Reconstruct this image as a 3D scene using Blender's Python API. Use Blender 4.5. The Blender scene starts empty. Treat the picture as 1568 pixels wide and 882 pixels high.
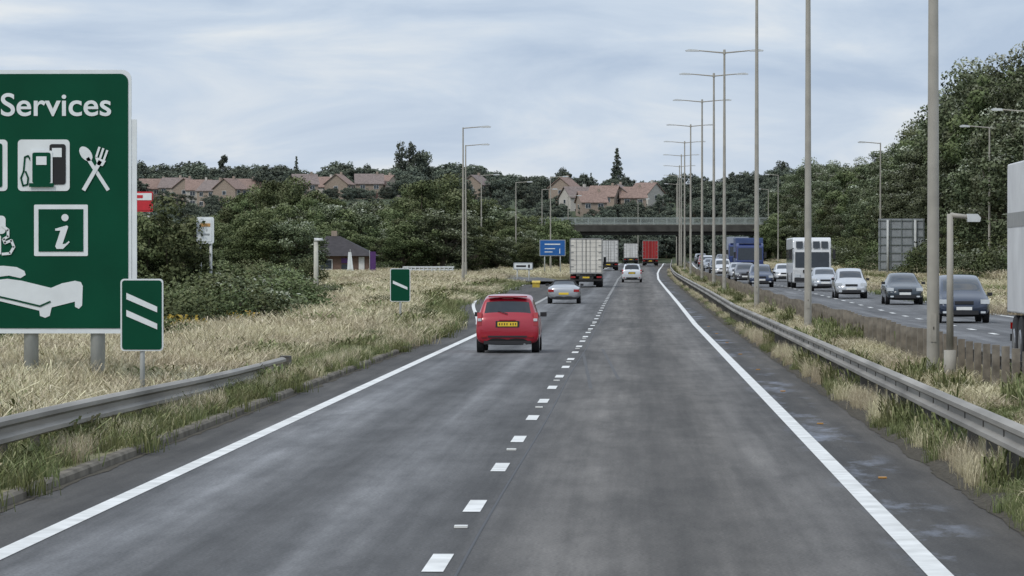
import bpy, math, random
import numpy as np
from mathutils import Matrix, Vector
random.seed(7); rng=np.random.default_rng(7)
S=bpy.context.scene
COL=S.collection
F=6000.0; CH=2.4; VX=971.0; VY=401.0
def ss(a,b,x):
    t=min(1,max(0,(x-a)/(b-a))); return t*t*(3-2*t)
def r(d): return float(np.interp(d,[-100,150,206,300,350,500,600,700,3000],[0,0,.2,.45,.6,1.3,1.7,2.1,2.1]))
def c(d): return float(np.interp(d,[0,380,450,520,600,680,800],[0,0,.35,1.0,1.9,2.7,4.2]))
def E(d):
    e=-6.15-3.65*ss(120,235,d)
    return e+3.65*ss(330,350,d)
# ---------------------------------------------------------------- materials
MATS={}
def M(name,col,rough=.6,metal=0,var=.12,scale=4,coat=0,col2=None,bump=0,stretch=None,spec=None):
    if name in MATS: return MATS[name]
    m=bpy.data.materials.new(name); m.use_nodes=True; nt=m.node_tree; b=nt.nodes['Principled BSDF']
    b.inputs['Roughness'].default_value=rough; b.inputs['Metallic'].default_value=metal
    if coat: b.inputs['Coat Weight'].default_value=coat
    if spec is not None: b.inputs['Specular IOR Level'].default_value=spec
    tc=nt.nodes.new('ShaderNodeTexCoord'); n=nt.nodes.new('ShaderNodeTexNoise'); n.inputs['Scale'].default_value=scale; n.inputs['Detail'].default_value=6
    if stretch:
        mp=nt.nodes.new('ShaderNodeMapping'); mp.inputs['Scale'].default_value=stretch
        nt.links.new(tc.outputs['Object'],mp.inputs[0]); nt.links.new(mp.outputs[0],n.inputs['Vector'])
    else: nt.links.new(tc.outputs['Object'],n.inputs['Vector'])
    rp=nt.nodes.new('ShaderNodeValToRGB'); rp.color_ramp.elements[0].position=.3; rp.color_ramp.elements[1].position=.7
    a=[max(0,x*(1-var)) for x in col]; e=[min(1,x*(1+var)) for x in (col2 or col)]
    rp.color_ramp.elements[0].color=(*a,1); rp.color_ramp.elements[1].color=(*e,1)
    nt.links.new(n.outputs['Fac'],rp.inputs[0]); nt.links.new(rp.outputs[0],b.inputs['Base Color'])
    if bump:
        bp=nt.nodes.new('ShaderNodeBump'); bp.inputs['Strength'].default_value=bump; bp.inputs['Distance'].default_value=.05
        nt.links.new(n.outputs['Fac'],bp.inputs['Height']); nt.links.new(bp.outputs[0],b.inputs['Normal'])
    MATS[name]=m; return m
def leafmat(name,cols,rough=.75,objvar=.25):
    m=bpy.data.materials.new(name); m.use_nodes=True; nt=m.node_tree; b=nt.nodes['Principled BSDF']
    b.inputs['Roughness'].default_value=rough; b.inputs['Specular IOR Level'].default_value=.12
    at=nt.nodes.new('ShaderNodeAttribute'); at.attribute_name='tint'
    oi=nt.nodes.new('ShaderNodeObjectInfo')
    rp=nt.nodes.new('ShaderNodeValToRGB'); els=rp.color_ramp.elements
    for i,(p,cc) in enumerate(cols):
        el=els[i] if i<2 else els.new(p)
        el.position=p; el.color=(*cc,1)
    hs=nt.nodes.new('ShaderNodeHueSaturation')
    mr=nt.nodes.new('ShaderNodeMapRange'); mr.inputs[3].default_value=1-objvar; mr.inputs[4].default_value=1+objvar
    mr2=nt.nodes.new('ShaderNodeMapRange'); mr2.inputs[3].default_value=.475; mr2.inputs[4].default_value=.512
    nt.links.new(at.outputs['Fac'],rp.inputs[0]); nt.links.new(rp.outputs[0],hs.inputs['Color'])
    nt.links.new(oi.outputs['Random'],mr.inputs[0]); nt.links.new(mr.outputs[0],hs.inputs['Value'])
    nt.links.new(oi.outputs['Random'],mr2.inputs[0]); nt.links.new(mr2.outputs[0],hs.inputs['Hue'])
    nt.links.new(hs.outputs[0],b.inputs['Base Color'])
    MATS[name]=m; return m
# ---------------------------------------------------------------- mesh builder
class MB:
    def __init__(s): s.v=[]; s.f=[]; s.m=[]; s.mats=[]
    def mi(s,m):
        if m not in s.mats: s.mats.append(m)
        return s.mats.index(m)
    def add(s,vs,fs,m):
        o=len(s.v); s.v+= [tuple(x) for x in vs]; k=s.mi(m)
        for f in fs: s.f.append([o+i for i in f]); s.m.append(k)
    def box(s,cx,cy,cz,sx,sy,sz,m,mat=None):
        vs=[Vector((cx+dx*sx/2,cy+dy*sy/2,cz+dz*sz/2)) for dx in(-1,1) for dy in(-1,1) for dz in(-1,1)]
        if mat is not None: vs=[mat@v for v in vs]
        s.add(vs,[(0,1,3,2),(4,6,7,5),(0,4,5,1),(2,3,7,6),(0,2,6,4),(1,5,7,3)],m)
    def cyl(s,p0,p1,r0,r1,m,n=12,cap=True):
        p0=Vector(p0);p1=Vector(p1);a=(p1-p0).normalized()
        t=a.orthogonal().normalized(); b=a.cross(t)
        vs=[]
        for p,rr in((p0,r0),(p1,r1)):
            for i in range(n):
                th=2*math.pi*i/n; vs.append(p+(t*math.cos(th)+b*math.sin(th))*rr)
        fs=[(i,(i+1)%n,n+(i+1)%n,n+i) for i in range(n)]
        if cap: fs+= [tuple(range(n-1,-1,-1)),tuple(range(n,2*n))]
        s.add(vs,fs,m)
    def prism(s,pts,y0,y1,m):
        n=len(pts); vs=[(x,y0,z) for x,z in pts]+[(x,y1,z) for x,z in pts]
        s.add(vs,[tuple(range(n)),tuple(range(2*n-1,n-1,-1))]+[(i,n+i,n+(i+1)%n,(i+1)%n) for i in range(n)],m)
    def prismx(s,pts,x0,x1,m):
        n=len(pts); vs=[(x0,y,z) for y,z in pts]+[(x1,y,z) for y,z in pts]
        s.add(vs,[tuple(range(n)),tuple(range(2*n-1,n-1,-1))]+[(i,n+i,n+(i+1)%n,(i+1)%n) for i in range(n)],m)
    def mesh(s,name,smooth=False):
        me=bpy.data.meshes.new(name); me.from_pydata(s.v,[],s.f)
        for m in s.mats: me.materials.append(m)
        me.polygons.foreach_set('material_index',s.m)
        if smooth: me.polygons.foreach_set('use_smooth',[len(f)==4 for f in s.f])
        me.update(); return me
    def obj(s,name,parent=None,smooth=False,bevel=0,loc=None):
        o=bpy.data.objects.new(name,s.mesh(name,smooth)); COL.objects.link(o)
        if parent: o.parent=parent
        if loc: o.location=loc
        if bevel:
            b=o.modifiers.new('b','BEVEL'); b.width=bevel; b.segments=2; b.limit_method='ANGLE'
        return o
def empty(name,loc=(0,0,0),rz=0):
    e=bpy.data.objects.new(name,None); e.location=loc; e.rotation_euler=(0,0,rz); e.empty_display_size=.2; COL.objects.link(e); return e
def inst(name,me,loc,sc=(1,1,1),rz=0,parent=None):
    o=bpy.data.objects.new(name,me); o.location=loc; o.scale=sc; o.rotation_euler=(0,0,rz); COL.objects.link(o)
    if parent: o.parent=parent
    return o
# ---------------------------------------------------------------- terrain
D=[-60,-30,0,15]+list(range(20,400,5))+list(range(400,1010,10))+list(range(1050,2001,50))+[2300,2700,3200,4000,5500,7500]
def hill(x,d):
    return 15.0*ss(760,1000,d)+10*ss(1000,1500,d)+ (1.0*math.sin(x*.011+1)+.8*math.sin(x*.031+d*.01))*ss(800,1000,d)
def gz(x,d):
    rr=r(d); cc=c(d); e=E(d)+cc; xr=x-cc
    if x<e:
        u=e-.15-x
        z=rr+.09+.12*ss(.5,3,u)+.09*math.sin(x*1.3+d*.21)*ss(1,4,u)+.05*math.sin(d*.6+x)*ss(1,4,u)
        z-=1.7*ss(7,16,u)*(1-ss(270,340,d))
    elif xr<3.5: z=rr-.2
    elif xr<6.6: z=rr+.03+.32*ss(3.6,6.4,xr)
    elif xr<14.72: z=rr+.1
    else: z=rr+.43+2.4*ss(17,32,xr)
    k=1-ss(6,18,abs(d-600))
    if k>0: 
        bank=max(1-ss(-22,-12,xr), ss(17,28,xr))
        z=z*(1-k*bank)+(rr+6.6)*k*bank
    return z+hill(x,d)
UL=[2600,1700,1000,600,350,240,180,140,110,85,65,50,40,32,27,23,20,17,15,13,11,9.5,8,7,6,5,4,3,2.2,1.5,.9,.4,0]
XR=[(3.5,-.2),(3.56,.03),(4.2,None),(5,None),(5.8,None),(6.45,.35),(6.56,.1),(14.74,.1),(14.8,.43),(16,None),(18,None),(20,None),(22,None),(24,None),(27,None),(30,None),(34,None),(40,None),(50,None),(70,None),(110,None),(200,None),(400,None),(900,None),(2600,None)]
V=[];Fc=[];nc=0
for d in D:
    row=[];e=E(d)+c(d);cc=c(d);rr=r(d)
    for u in UL:
        x=e-.15-u; row.append((x,d,gz(x,d)))
    row.append((e-.08,d,rr-.2+hill(e,d)))
    for xx,z in XR:
        x=xx+cc
        row.append((x,d,(rr+z+hill(x,d)) if z is not None else gz(x,d)))
    nc=len(row); V+=row
for i in range(len(D)-1):
    for j in range(nc-1):
        a=i*nc+j; Fc.append((a,a+1,a+nc+1,a+nc))
gm=bpy.data.meshes.new('ground'); gm.from_pydata(V,[],Fc); gm.polygons.foreach_set('use_smooth',[True]*len(Fc))
go=bpy.data.objects.new('ground',gm); COL.objects.link(go)
m=bpy.data.materials.new('ground_grass'); m.use_nodes=True; nt=m.node_tree; b=nt.nodes['Principled BSDF']; b.inputs['Roughness'].default_value=.95; b.inputs['Specular IOR Level'].default_value=.1
g=nt.nodes.new('ShaderNodeNewGeometry')
n1=nt.nodes.new('ShaderNodeTexNoise'); n1.inputs['Scale'].default_value=.25; n1.inputs['Detail'].default_value=8
n2=nt.nodes.new('ShaderNodeTexNoise'); n2.inputs['Scale'].default_value=7; n2.inputs['Detail'].default_value=6
for n in(n1,n2): nt.links.new(g.outputs['Position'],n.inputs['Vector'])
r1=nt.nodes.new('ShaderNodeValToRGB'); e1=r1.color_ramp.elements; e1[0].position=.38; e1[0].color=(.14,.15,.075,1); e1[1].position=.6; e1[1].color=(.38,.34,.21,1)
mx=nt.nodes.new('ShaderNodeMix'); mx.data_type='RGBA'; mx.blend_type='MULTIPLY'; mx.inputs[0].default_value=.7
r2=nt.nodes.new('ShaderNodeValToRGB'); r2.color_ramp.elements[0].position=.35; r2.color_ramp.elements[0].color=(.45,.43,.38,1); r2.color_ramp.elements[1].position=.65
nt.links.new(n1.outputs['Fac'],r1.inputs[0]); nt.links.new(n2.outputs['Fac'],r2.inputs[0]); nt.links.new(r1.outputs[0],mx.inputs[6]); nt.links.new(r2.outputs[0],mx.inputs[7])
sy=nt.nodes.new('ShaderNodeSeparateXYZ'); nt.links.new(g.outputs['Position'],sy.inputs[0]); my=nt.nodes.new('ShaderNodeMapRange'); my.inputs[1].default_value=640; my.inputs[2].default_value=760; nt.links.new(sy.outputs['Y'],my.inputs[0])
mg=nt.nodes.new('ShaderNodeMix'); mg.data_type='RGBA'; nt.links.new(my.outputs[0],mg.inputs[0]); nt.links.new(mx.outputs[2],mg.inputs[6]); mg.inputs[7].default_value=(.07,.085,.05,1)
nt.links.new(mg.outputs[2],b.inputs['Base Color']); gm.materials.append(m)
# ---------------------------------------------------------------- asphalt
def asphalt(name,x0,x1,stops,stain=None):
    m=bpy.data.materials.new(name); m.use_nodes=True; nt=m.node_tree; L=nt.links; b=nt.nodes['Principled BSDF']
    g=nt.nodes.new('ShaderNodeNewGeometry'); sx=nt.nodes.new('ShaderNodeSeparateXYZ'); L.new(g.outputs['Position'],sx.inputs[0])
    mpw=nt.nodes.new('ShaderNodeMapping'); mpw.inputs['Scale'].default_value=(.5,.035,1); L.new(g.outputs['Position'],mpw.inputs[0])
    nw=nt.nodes.new('ShaderNodeTexNoise'); nw.inputs['Scale'].default_value=1; nw.inputs['Detail'].default_value=3; L.new(mpw.outputs[0],nw.inputs['Vector'])
    wa=nt.nodes.new('ShaderNodeMath'); wa.operation='MULTIPLY_ADD'; wa.inputs[1].default_value=.5; L.new(nw.outputs['Fac'],wa.inputs[0]); L.new(sx.outputs['X'],wa.inputs[2])
    mr=nt.nodes.new('ShaderNodeMapRange'); mr.inputs[1].default_value=x0+.25; mr.inputs[2].default_value=x1+.25; L.new(wa.outputs[0],mr.inputs[0])
    rp=nt.nodes.new('ShaderNodeValToRGB'); els=rp.color_ramp.elements
    for i,(x,cc) in enumerate(stops):
        p=(x-x0)/(x1-x0); el=els[i] if i<2 else els.new(p)
        el.position=p; el.color=(*cc,1)
    L.new(mr.outputs[0],rp.inputs[0])
    def noise(scale,det,sc=None,rough=.5):
        n=nt.nodes.new('ShaderNodeTexNoise'); n.inputs['Scale'].default_value=scale; n.inputs['Detail'].default_value=det; n.inputs['Roughness'].default_value=rough
        if sc:
            q=nt.nodes.new('ShaderNodeMapping'); q.inputs['Scale'].default_value=sc; L.new(g.outputs['Position'],q.inputs[0]); L.new(q.outputs[0],n.inputs['Vector'])
        else: L.new(g.outputs['Position'],n.inputs['Vector'])
        return n
    ns=noise(1.3,8,(2.4,.045,1),.6); nf=noise(34,4); nb=noise(.35,5,(1,.16,1)); nm=noise(1,9,(1.6,.30,1),.74)
    cur=rp.outputs[0]
    for n,lo,hi,a,bb in((ns,.3,.7,.68,1.30),(nf,.25,.75,.58,1.42),(nb,.35,.65,.76,1.16),(nm,.3,.7,.66,1.30)):
        q=nt.nodes.new('ShaderNodeMapRange'); q.inputs[1].default_value=lo;q.inputs[2].default_value=hi;q.inputs[3].default_value=a;q.inputs[4].default_value=bb
        L.new(n.outputs['Fac'],q.inputs[0])
        v=nt.nodes.new('ShaderNodeVectorMath'); v.operation='SCALE'; L.new(cur,v.inputs[0]); L.new(q.outputs[0],v.inputs['Scale']); cur=v.outputs[0]
    if stain:
        msk=nt.nodes.new('ShaderNodeMapRange'); msk.inputs[1].default_value=stain[0]; msk.inputs[2].default_value=stain[1]; L.new(sx.outputs['X'],msk.inputs[0])
        msk2=nt.nodes.new('ShaderNodeMapRange'); msk2.inputs[1].default_value=stain[3]; msk2.inputs[2].default_value=stain[2]; L.new(sx.outputs['X'],msk2.inputs[0])
        n3=noise(1.2,8,(.8,.22,1),.7)
        q=nt.nodes.new('ShaderNodeMapRange'); q.inputs[1].default_value=.52;q.inputs[2].default_value=.70; q.inputs[4].default_value=.75; L.new(n3.outputs['Fac'],q.inputs[0])
        a1=nt.nodes.new('ShaderNodeMath'); a1.operation='MULTIPLY'; L.new(msk.outputs[0],a1.inputs[0]); L.new(msk2.outputs[0],a1.inputs[1])
        a2=nt.nodes.new('ShaderNodeMath'); a2.operation='MULTIPLY'; L.new(a1.outputs[0],a2.inputs[0]); L.new(q.outputs[0],a2.inputs[1])
        mm=nt.nodes.new('ShaderNodeMix'); mm.data_type='RGBA'; L.new(a2.outputs[0],mm.inputs[0]); L.new(cur,mm.inputs[6]); mm.inputs[7].default_value=(.28,.31,.37,1); cur=mm.outputs[2]
    L.new(cur,b.inputs['Base Color'])
    b.inputs['Roughness'].default_value=.75
    b.inputs['Specular IOR Level'].default_value=.25
    bp=nt.nodes.new('ShaderNodeBump'); bp.inputs['Strength'].default_value=.4; bp.inputs['Distance'].default_value=.02; L.new(nf.outputs['Fac'],bp.inputs['Height']); L.new(bp.outputs[0],b.inputs['Normal'])
    return m
def G(v,t=0): return (v*(1+t),v,v*(1-t*1.3))
k=1.26
stops=[(-6.15,G(.062,.08)),(-5.4,G(.066,.06)),(-5.05,G(.092*k)),(-4.5,G(.142*k,-.01)),(-3.95,G(.088*k)),(-3.35,G(.058*k,.01)),(-2.75,G(.120*k,0)),(-2.2,G(.085*k,.01)),(-1.5,G(.062*k,.03)),(-1.1,G(.084*k,.06)),(-.5,G(.100*k,.07)),(.4,G(.055*k,.08)),(1.0,G(.082*k,.08)),(1.6,G(.102*k,.06)),(2.15,G(.072*k,.05)),(2.6,G(.052,.06)),(3.5,G(.076,.12))]
asph=asphalt('asphalt_main',-6.15,3.5,stops,stain=(2.05,2.45,2.8,3.2))
stops2=[(6.6,G(.10)),(7.5,G(.155,-.01)),(8.4,G(.11)),(9.2,G(.15,-.01)),(10.1,G(.10)),(11,G(.15,-.01)),(12,G(.11)),(13,G(.15,-.01)),(14.7,G(.1))]
asph2=asphalt('asphalt_right',6.6,14.7,stops2)
def sheet(name,xl,xr,zo,mat,d0=-60,d1=790):
    ds=[d0]+[d for d in D if d0<d<d1]+[d1]
    v=[];f=[]
    for d in ds:
        a,b_=xl(d),xr(d); v+=[(a,d,r(d)+zo),(b_,d,r(d)+zo)]
    for i in range(len(ds)-1): f.append((2*i,2*i+1,2*i+3,2*i+2))
    return v,f
def sheetobj(name,parts,mat):
    mb=MB()
    for v,f in parts: mb.add(v,f,mat)
    return mb.obj(name)
sheetobj('main_carriageway_road',[sheet('',lambda d:E(d)+c(d),lambda d:3.52+c(d),0,asph)],asph)
sheetobj('opposite_carriageway_road',[sheet('',lambda d:6.6+c(d),lambda d:14.72+c(d),.35,asph2)],asph2)
def slx(d): return -8.2-22*ss(325,520,d)
mb=MB(); v=[];f=[];ds=list(range(325,530,5))
for d in ds:
    v+=[(slx(d)-2,d,r(d)+.27),(slx(d)+2,d,r(d)+.27)]
for i in range(len(ds)-1): f.append((2*i,2*i+1,2*i+3,2*i+2))
mb.add(v,f,asph2); mb.obj('slip_road')
white=M('road_paint_white',(.56,.56,.53),.6,var=.06,scale=2.2,bump=.02,col2=(.74,.74,.71))
P=[]
P.append(sheet('',lambda d:-5.29,lambda d:-5.09,.006,white,d1=132))
P.append(sheet('',lambda d:2.24+c(d),lambda d:2.44+c(d),.006,white))
P.append(sheet('',lambda d:-5.29+c(d),lambda d:-5.09+c(d),.006,white,d0=352))
P.append(sheet('',lambda d:E(d)+.7,lambda d:E(d)+.86,.006,white,d0=150,d1=328))
d=15.7
while d<780:
    P.append(sheet('',lambda q:-1.645+c(q),lambda q:-1.475+c(q),.006,white,d0=d,d1=d+1.85)); d+=7.27
d=136
while d<330:
    P.append(sheet('',lambda q:-5.29,lambda q:-5.09,.006,white,d0=d,d1=d+1.2)); d+=2.6
P.append(sheet('',lambda q:6.95+c(q),lambda q:7.13+c(q),.356,white))
P.append(sheet('',lambda q:13.95+c(q),lambda q:14.13+c(q),.356,white))
d=60
while d<780:
    P.append(sheet('',lambda q:10.15+c(q),lambda q:10.32+c(q),.356,white,d0=d,d1=d+2.2)); d+=7.27
sheetobj('lane_markings',P,white)
tar=M('tar_seam',(.022,.022,.024),.55)
def seamx(q): return -1.36+.02*math.sin(q*.13)+c(q)
sheetobj('tar_joint',[sheet('',seamx,lambda q:seamx(q)+.022,.004,tar,d0=10,d1=400)],tar)
# long faint tyre scuffs on the lane line
tym=M('tyre_mark_rubber',(.075,.075,.075),.8,var=.35,scale=5)
P=[]
for o,a,b_,sl_ in((-.85,74,104,.018),(-.35,80,108,.02)):
    P.append(sheet('',lambda q:o-(q-a)*sl_,lambda q:o-(q-a)*sl_+.07,.003,tym,d0=a,d1=b_))
sheetobj('tyre_marks',P,tym)
mb=MB(); stw=M('stud_white',(.7,.7,.66),.4); sta=M('stud_amber',(.45,.22,.04),.5)
d=35.3
while d<300:
    mb.box(-1.56,d,.014,.12,.14,.02,stw); mb.box(2.75,d+8.2,.012,.09,.12,.014,sta); d+=14.54
mb.obj('road_studs')
kerbm=M('kerb_concrete',(.15,.135,.11),.95,var=.45,scale=2.2,bump=.5,spec=.1)
def sweep(mb,prof,xf,zf,ds,mat,closed=True):
    n=len(prof); v=[];f=[]
    for d in ds:
        for px,pz in prof: v.append((xf(d)+px,d,zf(d)+pz))
    for i in range(len(ds)-1):
        for j in range(n if closed else n-1):
            a=i*n+j;b_=i*n+(j+1)%n; f.append((a,b_,b_+n,a+n))
    if closed: f+= [tuple(range(n)),tuple(range(len(v)-1,len(v)-n-1,-1))]
    mb.add(v,f,mat)
mb=MB(); ds=[q for q in D if q<=325]
sweep(mb,[(0,-.1),(-.01,.07),(-.04,.1),(-.14,.1),(-.16,-.1)],E,r,ds,kerbm); mb.obj('kerb')
mb=MB(); ds=[q for q in D if q<790]
sweep(mb,[(0,-.1),(0,.08),(.02,.1),(.12,.1),(.14,-.1)],lambda q:14.66+c(q),lambda q:r(q)+.35,ds,kerbm); mb.obj('kerb')
soil=M('roadside_soil',(.085,.076,.060),.95,var=.35,scale=14,bump=.3,spec=.1)
from mathutils import noise as mn
def rag(q,k_,a,fq): return a*mn.noise(Vector((q*fq,k_,0)))
def fine(xl,xr,zf,d0,d1,st):
    v=[];f=[];n=int((d1-d0)/st)
    for i in range(n+1):
        q=d0+i*st; a,b_=xl(q),xr(q); v+=[(a,q,zf(a,q)),(b_,q,zf(b_,q))]
    for i in range(n): f.append((2*i,2*i+1,2*i+3,2*i+2))
    return v,f
P=[fine(lambda q:3.40+rag(q,1,.10,.4)+rag(q,7,.05,2.3)+c(q),lambda q:3.515+c(q),lambda x,q:r(q)+.006,10,300,.35),
   fine(lambda q:E(q)+.004,lambda q:E(q)+.09+rag(q,3,.10,.5)+rag(q,5,.05,2.1),lambda x,q:r(q)+.006,10,300,.35)]
mb=MB()
for v,f in P: mb.add(v,f,soil)
sweep(mb,[(-.03,.006),(.0,.03),(.10,.055),(.30,.065),(.32,-.02)],lambda q:3.52+c(q),r,[q for q in D if q<790],soil)
mb.obj('roadside_soil')
# ---------------------------------------------------------------- guard rails
galv=M('weathered_galvanised_steel',(.17,.155,.13),.6,metal=.1,var=.15,scale=1.2,stretch=(1,.25,3),col2=(.29,.27,.235))
galvd=M('rail_post_steel',(.09,.082,.07),.7,metal=.2,var=.35,scale=6)
rustp=M('weathered_post_brown',(.19,.165,.13),.85,var=.35,scale=6)
rustd=M('weathered_beam_brown',(.08,.07,.055),.85,var=.35,scale=3)
def wprof(s=1,k_=1.0):
    o=[(0,.155),(.03,.15),(.08,.12),(.08,.07),(.02,.03),(.02,-.03),(.08,-.07),(.08,-.12),(.03,-.15),(0,-.155)]
    p=[(s*a,b*k_) for a,b in o]; q=[(s*(a-.012),b*k_) for a,b in reversed(o)]
    return p+q
mb=MB(); ds=[8,20,30,40]+list(range(43,80,3))+[79.5]
zt=lambda q: .53-.22*ss(40,80,q)
lx=lambda q:-7.0-.15*ss(60,80,q)
sweep(mb,wprof(1),lx,zt,ds,galv)
mb.box(lx(79.8)+.03,79.9,zt(79.8),.2,.5,.34,galvd)
q=10
while q<80: mb.box(lx(q)-.06,q,(zt(q)-.1)/2,.1,.12,zt(q)+.2,galvd); q+=2.4
mb.obj('guard_rail',bevel=0)
mb=MB(); ds=[q for q in D if q<780]
cx=lambda q:3.86+c(q); cz=lambda q:r(q)+.62
sweep(mb,wprof(-1),cx,cz,ds,galv)
q=12
while q<500: mb.box(cx(q)+.07,q,r(q)+.36,.12,.1,.66,galvd); mb.box(cx(q)+.02,q,cz(q),.1,.05,.16,galvd); q+=2.4
mb.obj('guard_rail')
mb=MB(); cx2=lambda q:6.02+c(q); cz2=lambda q:r(q)+.74
sweep(mb,wprof(1,.7),cx2,cz2,ds,rustd)
q=12
while q<500: mb.box(cx2(q)-.07,q,r(q)+.54+.03*math.sin(q*7),.12,.13,.96,rustp); q+=1.7
mb.obj('guard_rail')
# ---------------------------------------------------------------- lamps
lampm=M('lamp_column_steel',(.34,.32,.275),.65,metal=.05,var=.15,scale=2)
lampl=M('lamp_luminaire',(.55,.57,.57),.35,var=.1)
def lamp_double(x,d,H=14.5):
    z0=gz(x,d); e=empty('street_lamp',(x,d,z0))
    mb=MB(); mb.cyl((0,0,-.1),(0,0,H),.118,.06,lampm,16,cap=False)
    mb.obj('column',e,True)
    mb=MB(); mb.box(0,-.118,.95,.10,.012,.5,lampm); mb.box(0,-.126,.95,.02,.012,.05,galvd); mb.cyl((0,0,-.1),(0,0,.05),.2,.2,galvd,12)
    mb.obj('door_and_base',e)
    mb=MB()
    for s in(-1,1):
        mb.cyl((0,0,H-.12),(s*1.55,0,H+.02),.045,.035,lampm,8)
        mb.prism([(s*1.5,H-.04),(s*1.6,H+.07),(s*2.1,H+.1),(s*2.35,H+.03),(s*2.3,H-.03)],-.14,.14,lampl)
    mb.cyl((0,0,H-.2),(0,0,H+.08),.09,.07,lampm,8)
    mb.obj('lantern_arms',e)
def lamp_single(x,d,H,s,arm=2.0):
    z0=gz(x,d); e=empty('street_lamp',(x,d,z0))
    mb=MB(); mb.cyl((0,0,-.3),(0,0,1.5),.12,.12,lampm,12,cap=False); mb.cyl((0,0,1.5),(0,0,H),.09,.05,lampm,12,cap=False); mb.obj('column',e,True)
    mb=MB(); mb.cyl((0,0,H-.06),(s*arm*.7,0,H+.05),.04,.035,lampm,8)
    mb.prism([(s*arm*.68,H-.02),(s*arm*.7,H+.1),(s*arm*.95,H+.13),(s*arm*1.05,H+.05),(s*arm,H-.02)],-.15,.15,lampl); mb.obj('lantern_arm',e)
for q in (71,122,173,235,266,312,375,436,500,566,640,720): lamp_double(5.4+c(q)*.75,q)
for px,py,d_ in ((709,195,292),(713,222,340),(737,268,440),(790,279,482),(843,271,452),(830,290,520),(977,305,700),(870,300,590)):
    x=(px-VX)*d_/F; z=CH+(VY-py)*d_/F; lamp_single(x,d_,z-gz(x,d_),1,2.0)
for px,py,d_ in ((1567,170,216),(1513,195,245),(1347,219,325),(1191,268,548),(1176,290,640)):
    x=(px-VX)*d_/F; z=CH+(VY-py)*d_/F; lamp_single(x,d_,z-gz(x,d_),-1,1.8)
x,d_=5.6,69.7; e=empty('low_lamp_post',(x,d_,gz(x,d_)))
mb=MB(); z=3.25-gz(x,d_)
mb.cyl((0,0,-.1),(0,0,.55),.11,.11,lampm,12); mb.cyl((0,0,.55),(0,0,z),.065,.055,lampm,12); mb.cyl((0,0,z-.02),(.38,0,z-.06),.045,.04,lampm,10)
mb.prism([(.3,z-.14),(.3,z),(.48,z+.0),(.54,z-.07),(.52,z-.14)],-.1,.1,lampl); mb.obj('post',e,True)
x,d_=-18.7,230; e=empty('low_lamp_post',(x,d_,gz(x,d_)-.1)); z=3.75-gz(x,d_)
mb=MB(); mb.cyl((0,0,-.2),(0,0,z),.15,.13,M('pale_concrete',(.45,.44,.38),.8),12); mb.prism([(-.1,z-.05),(-.1,z+.16),(.35,z+.14),(.45,z+.0)],-.15,.15,lampl); mb.obj('post',e,True)
# ---------------------------------------------------------------- signs
sgreen=M('sign_green',(.002,.060,.030),.6,var=.15,scale=.8,spec=.12)
swhite=M('sign_white',(.70,.73,.73),.5,var=.06,scale=3,spec=.3)
sblack=M('sign_black',(.008,.008,.009),.5)
sgrey=M('sign_back_grey',(.30,.32,.33),.5,metal=.2,var=.15)
postm=M('sign_post_grey',(.46,.47,.45),.6,metal=.1,var=.15,scale=3)
def rrect(x0,z0,x1,z1,rad,n=5):
    P=[]
    for cx_,cz_,a0 in((x1-rad,z1-rad,0),(x0+rad,z1-rad,90),(x0+rad,z0+rad,180),(x1-rad,z0+rad,270)):
        for i in range(n+1):
            a=math.radians(a0+90*i/n); P.append((cx_+rad*math.cos(a),cz_+rad*math.sin(a)))
    return P
def ell(cx_,cz_,a,b_,rot=0,n=20):
    P=[]
    for i in range(n):
        t=2*math.pi*i/n; u=a*math.cos(t); w=b_*math.sin(t); P.append((cx_+u*math.cos(rot)-w*math.sin(rot),cz_+u*math.sin(rot)+w*math.cos(rot)))
    return P
def stroke(mb,pts,w,y,th,m):
    for (x0,z0),(x1,z1) in zip(pts[:-1],pts[1:]):
        L_=math.hypot(x1-x0,z1-z0); nx,nz=-(z1-z0)/L_*w/2,(x1-x0)/L_*w/2
        ex,ez=(x1-x0)/L_*w*.2,(z1-z0)/L_*w*.2
        mb.prism([(x0-nx-ex,z0-nz-ez),(x1-nx+ex,z1-nz+ez),(x1+nx+ex,z1+nz+ez),(x0+nx-ex,z0+nz-ez)],y,y+th,m)
def text(s,x,y,z,size,m,parent,shear=0,off=.0,font_w=None,name='lettering'):
    cu=bpy.data.curves.new('t','FONT'); cu.body=s; cu.size=size; cu.extrude=.004; cu.offset=off; cu.shear=shear
    o=bpy.data.objects.new('t',cu); COL.objects.link(o); bpy.context.view_layer.update()
    me=bpy.data.meshes.new_from_object(o.evaluated_get(bpy.context.evaluated_depsgraph_get())); bpy.data.objects.remove(o)
    xs=[v.co.x for v in me.vertices]; w=max(xs)-min(xs); sc=(font_w/w) if font_w else 1
    mn_=min(xs)
    for v in me.vertices: v.co.x=(v.co.x-mn_)*sc
    me.materials.clear(); me.materials.append(m)
    q=bpy.data.objects.new(name,me); q.location=(x,y,z); q.rotation_euler=(math.pi/2,0,0); COL.objects.link(q); q.parent=parent
ds_=66.0; K=ds_/F
def sx_(p): return (p-VX)*K
def sz_(p): return CH-(p-VY)*K
def R(x0,y0,x1,y1,rad=0):
    if rad==0: return [(sx_(x0),sz_(y1)),(sx_(x1),sz_(y1)),(sx_(x1),sz_(y0)),(sx_(x0),sz_(y0))]
    return rrect(sx_(x0),sz_(y1),sx_(x1),sz_(y0),rad*K)
def PT(l): return [(sx_(a),sz_(b_)) for a,b_ in l]
e=empty('services_road_sign',(0,ds_,0))
mb=MB(); mb.prism(R(-300,106,199,511,14),0,.04,swhite); mb.prism(R(-294,112,194,503,12),-.012,0,sgreen); mb.prism(R(199.5,182,207,470),.01,.05,swhite); mb.obj('panel',e)
mb=MB()
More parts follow.
